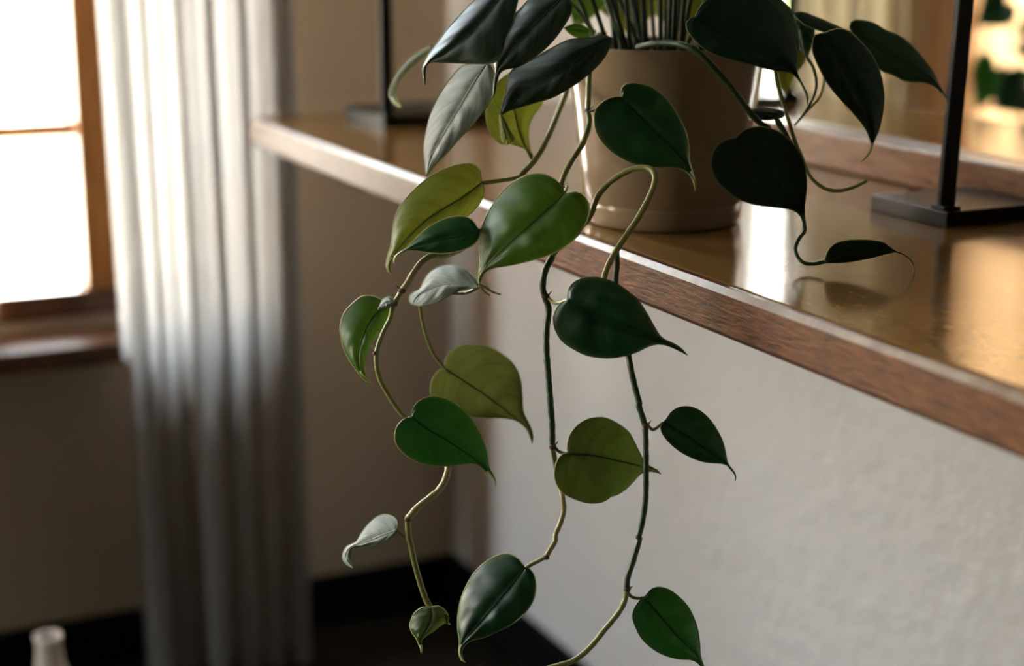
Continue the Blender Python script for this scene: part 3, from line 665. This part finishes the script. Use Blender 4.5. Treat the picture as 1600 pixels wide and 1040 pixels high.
# --- petioles (leaf stalks)
def pet(z, pts, d, r=.0011, m='stem_pale', **k): return stem(z, pts, d, r, m, 'petiole', **k)
pet('Z5', [(780,185),(740,196),(680,206),(620,214),(572,220)], [1.195,1.193,1.19,1.187,1.185], .0015)
pet('Z5', [(640,440),(600,456),(562,464)], [1.20,1.185,1.167])
pet('Z6', [(1000,190),(900,230),(720,225),(640,260),(626,310),(640,400),(668,510),(715,620),(785,705)], [1.165,1.19,1.20,1.21,1.215,1.22,1.225,1.23,1.233], .0013)
pet('Z9', [(205,435),(235,465),(270,478),(302,480)], [1.158,1.157,1.155,1.152], .0011, 'stem_dark')
pet('Z9', [(850,280),(885,315),(920,300),(957,265)], 1.13, .0011, 'stem_pale')
pet('Z11', [(608,535),(635,570),(680,582),(727,577)], 1.13, .0011, 'stem_pale')
pet('Z7', [(160,285),(200,322),(250,322),(302,305)], [1.158,1.15,1.135,1.12], .0012, 'stem_pale')
pet('Z10', [(1415,355),(1370,380),(1320,405),(1285,427)], 1.15, .0015, 'stem_tan')
pet('Z10', [(545,255),(520,228),(480,192)], 1.155, .0009, 'stem_pale')
pet('Z1', [(1290,660),(1330,657),(1420,640),(1520,620)], [1.205,1.2,1.195,1.187], .0009, 'stem_dark')
pet('Z5', [(1008,275),(1020,240),(1000,235)], [1.15,1.158,1.175], .0011)
pet('Z1', [(1150,-20),(1230,60),(1300,160),(1330,190)], [1.18,1.22,1.26,1.28], .0014, 'stem_dark')

# --- bundle of petioles standing in the pot and the crown above the frame
def heart(base, direction, up, size, kind, margin='margin_dark', parent=None):
    """a heart-shaped drooping blade set by its stalk end, pointing direction and face normal"""
    D = direction.normalized(); U = (up - D*up.dot(D)).normalized(); S = D.cross(U)
    A = [(-.06, .05), (-.16, .14), (-.20, .30), (-.08, .44), (.14, .46), (.38, .38), (.62, .24), (.80, .11), (.90, .04), (1.0, 0)]
    Pl = crs([(0, 0)]+A, 22); Pr = crs([(0, 0)]+[(a, -b) for a, b in A], 22); Pm = crs([(0, 0), (.3, 0), (.6, 0), (.85, 0), (1, 0)], 22)
    def to3(q, t, s):
        x, y = q; z = -.22*x*x - .35*abs(y)**1.6 + .03*math.sin(t*9)*abs(s)
        return base + (D*x + S*y + U*z)*size
    return leaf_mesh(Pl, Pr, Pm, None, L[kind], M[margin], 22, 5, to3=to3, parent=parent)
rng = random.Random(11)
kinds = ['dark', 'grey', 'green', 'deep', 'fresh', 'dark', 'grey', 'deep']
R_ = Vector((math.cos(YAW), -math.sin(YAW), 0)); Fh = Vector((math.sin(YAW), math.cos(YAW), 0))
for i in range(34):
    a = 2.399963*i; r0 = .050*math.sqrt(rng.uniform(.02, 1)); sp_ = rng.uniform(.03, .145)
    b = PC + Vector((r0*math.cos(a), r0*math.sin(a), .122))
    zt = rng.uniform(.235, .42)*(1.12 - sp_*1.6)
    e = PC + Vector(((r0+sp_)*math.cos(a), (r0+sp_)*math.sin(a), zt))
    if e.x > MX-.06: e.x = MX-.06
    m1 = b*.6+e*.4 + Vector((0, 0, .035))
    C = crs([tuple(b), tuple(m1), tuple(e)], 12)
    mesh_obj('petiole', *tube_geo([Vector(c) for c in C], [.0019-.0008*k/12 for k in range(13)], 7), M['stem_shade' if i % 9 else 'stem_dark'], plant)
    if i % 3 != 2 and e.z > 1.15:
        out = Vector((math.cos(a), math.sin(a), -.35+rng.uniform(-.2, .25)))
        sz = rng.uniform(.055, .085)
        if e.x + out.x*sz > MX-.03: out.x *= .2
        heart(e, out, Vector((math.cos(a)*.4, math.sin(a)*.4, 1)), sz, kinds[i % 8])
# yellow-green young blades seen between the stalks, on the far side of the pot
for (x, y, d, s_, dx, k) in [(985, -28, 1.43, .055, .1, 'lime'), (1085, -20, 1.44, .050, -.2, 'lime'), (925, -38, 1.42, .05, -.3, 'fresh'), (1035, -45, 1.45, .055, .2, 'lime'), (950, -30, 1.44, .045, .4, 'olive')]:
    heart(at(x, y, d), R_*dx+Vector((0, 0, -1)), -Fh+Vector((0, 0, .2)), s_, k, 'margin')

# ------------------------------------------------------------ small things
# second plant on the far window sill: the photograph shows it in the mirror
SP = Vector((-.124, WA-.155, .537))
sp2 = empty('potted_plant', SP)
lathe([(0, 0), (.070, 0), (.074, .004), (.088, .20), (.092, .205), (.092, .222), (.086, .222), (.083, .20), (0, .195)], SP, 48, 'pot', M['grey_pot'], sp2)
lathe([(0, .202), (.06, .204), (.083, .200)], SP, 24, 'soil', M['soil'], sp2)
rng = random.Random(5)
for i, (dx, dy, dz, ox, oz, sz) in enumerate([(.13, -.02, .33, .5, -.8, .085), (.09, -.06, .30, 1, -.35, .09), (.04, -.05, .36, .9, .1, .085), (.02, -.07, .27, .3, -1, .10), (.10, .0, .44, .8, -.4, .08),
     (-.05, -.03, .40, -.6, -.3, .09), (-.08, .01, .33, -.9, -.5, .085), (0, .02, .47, .3, .3, .08), (.06, -.06, .41, 1, -.2, .075)]):
    b = SP + Vector((dx*.25, dy*.3, .2)); e = SP + Vector((dx, dy, dz))
    C = crs([tuple(b), tuple(b*.5+e*.5+Vector((0, 0, .03))), tuple(e)], 10)
    mesh_obj('petiole', *tube_geo([Vector(c) for c in C], [.0018]*11, 6), M['stem_dark'], sp2)
    heart(e, Vector((ox, -.15, oz)), Vector((0, -1, .35)), sz, 'green' if i % 3 == 0 else 'dark', parent=sp2)
tag(sp2, 'small leafy plant in a grey pot, seen in the mirror at the right edge', 'plant')
bpy.data.objects.remove(gb)
vp = at(75, 992, 0); r_ = ray(75, 992); tY = 1.9/r_.y; tip = CAM + r_*tY
vz = tip.z
vase = empty('floor_vase', (tip.x, tip.y, 0))
lathe([(0, 0), (.05, 0), (.075, .03*vz/.2), (.085, vz*.38), (.070, vz*.60), (.034, vz*.76), (.018, vz*.86), (.015, vz*.96), (.017, vz), (.012, vz), (.011, vz*.9), (0, vz*.88)], (tip.x, tip.y, 0), 40, 'body', M['ceramic'], vase)
tag(vase, 'pale ceramic bottle vase on the dark floor, bottom left', 'vase')
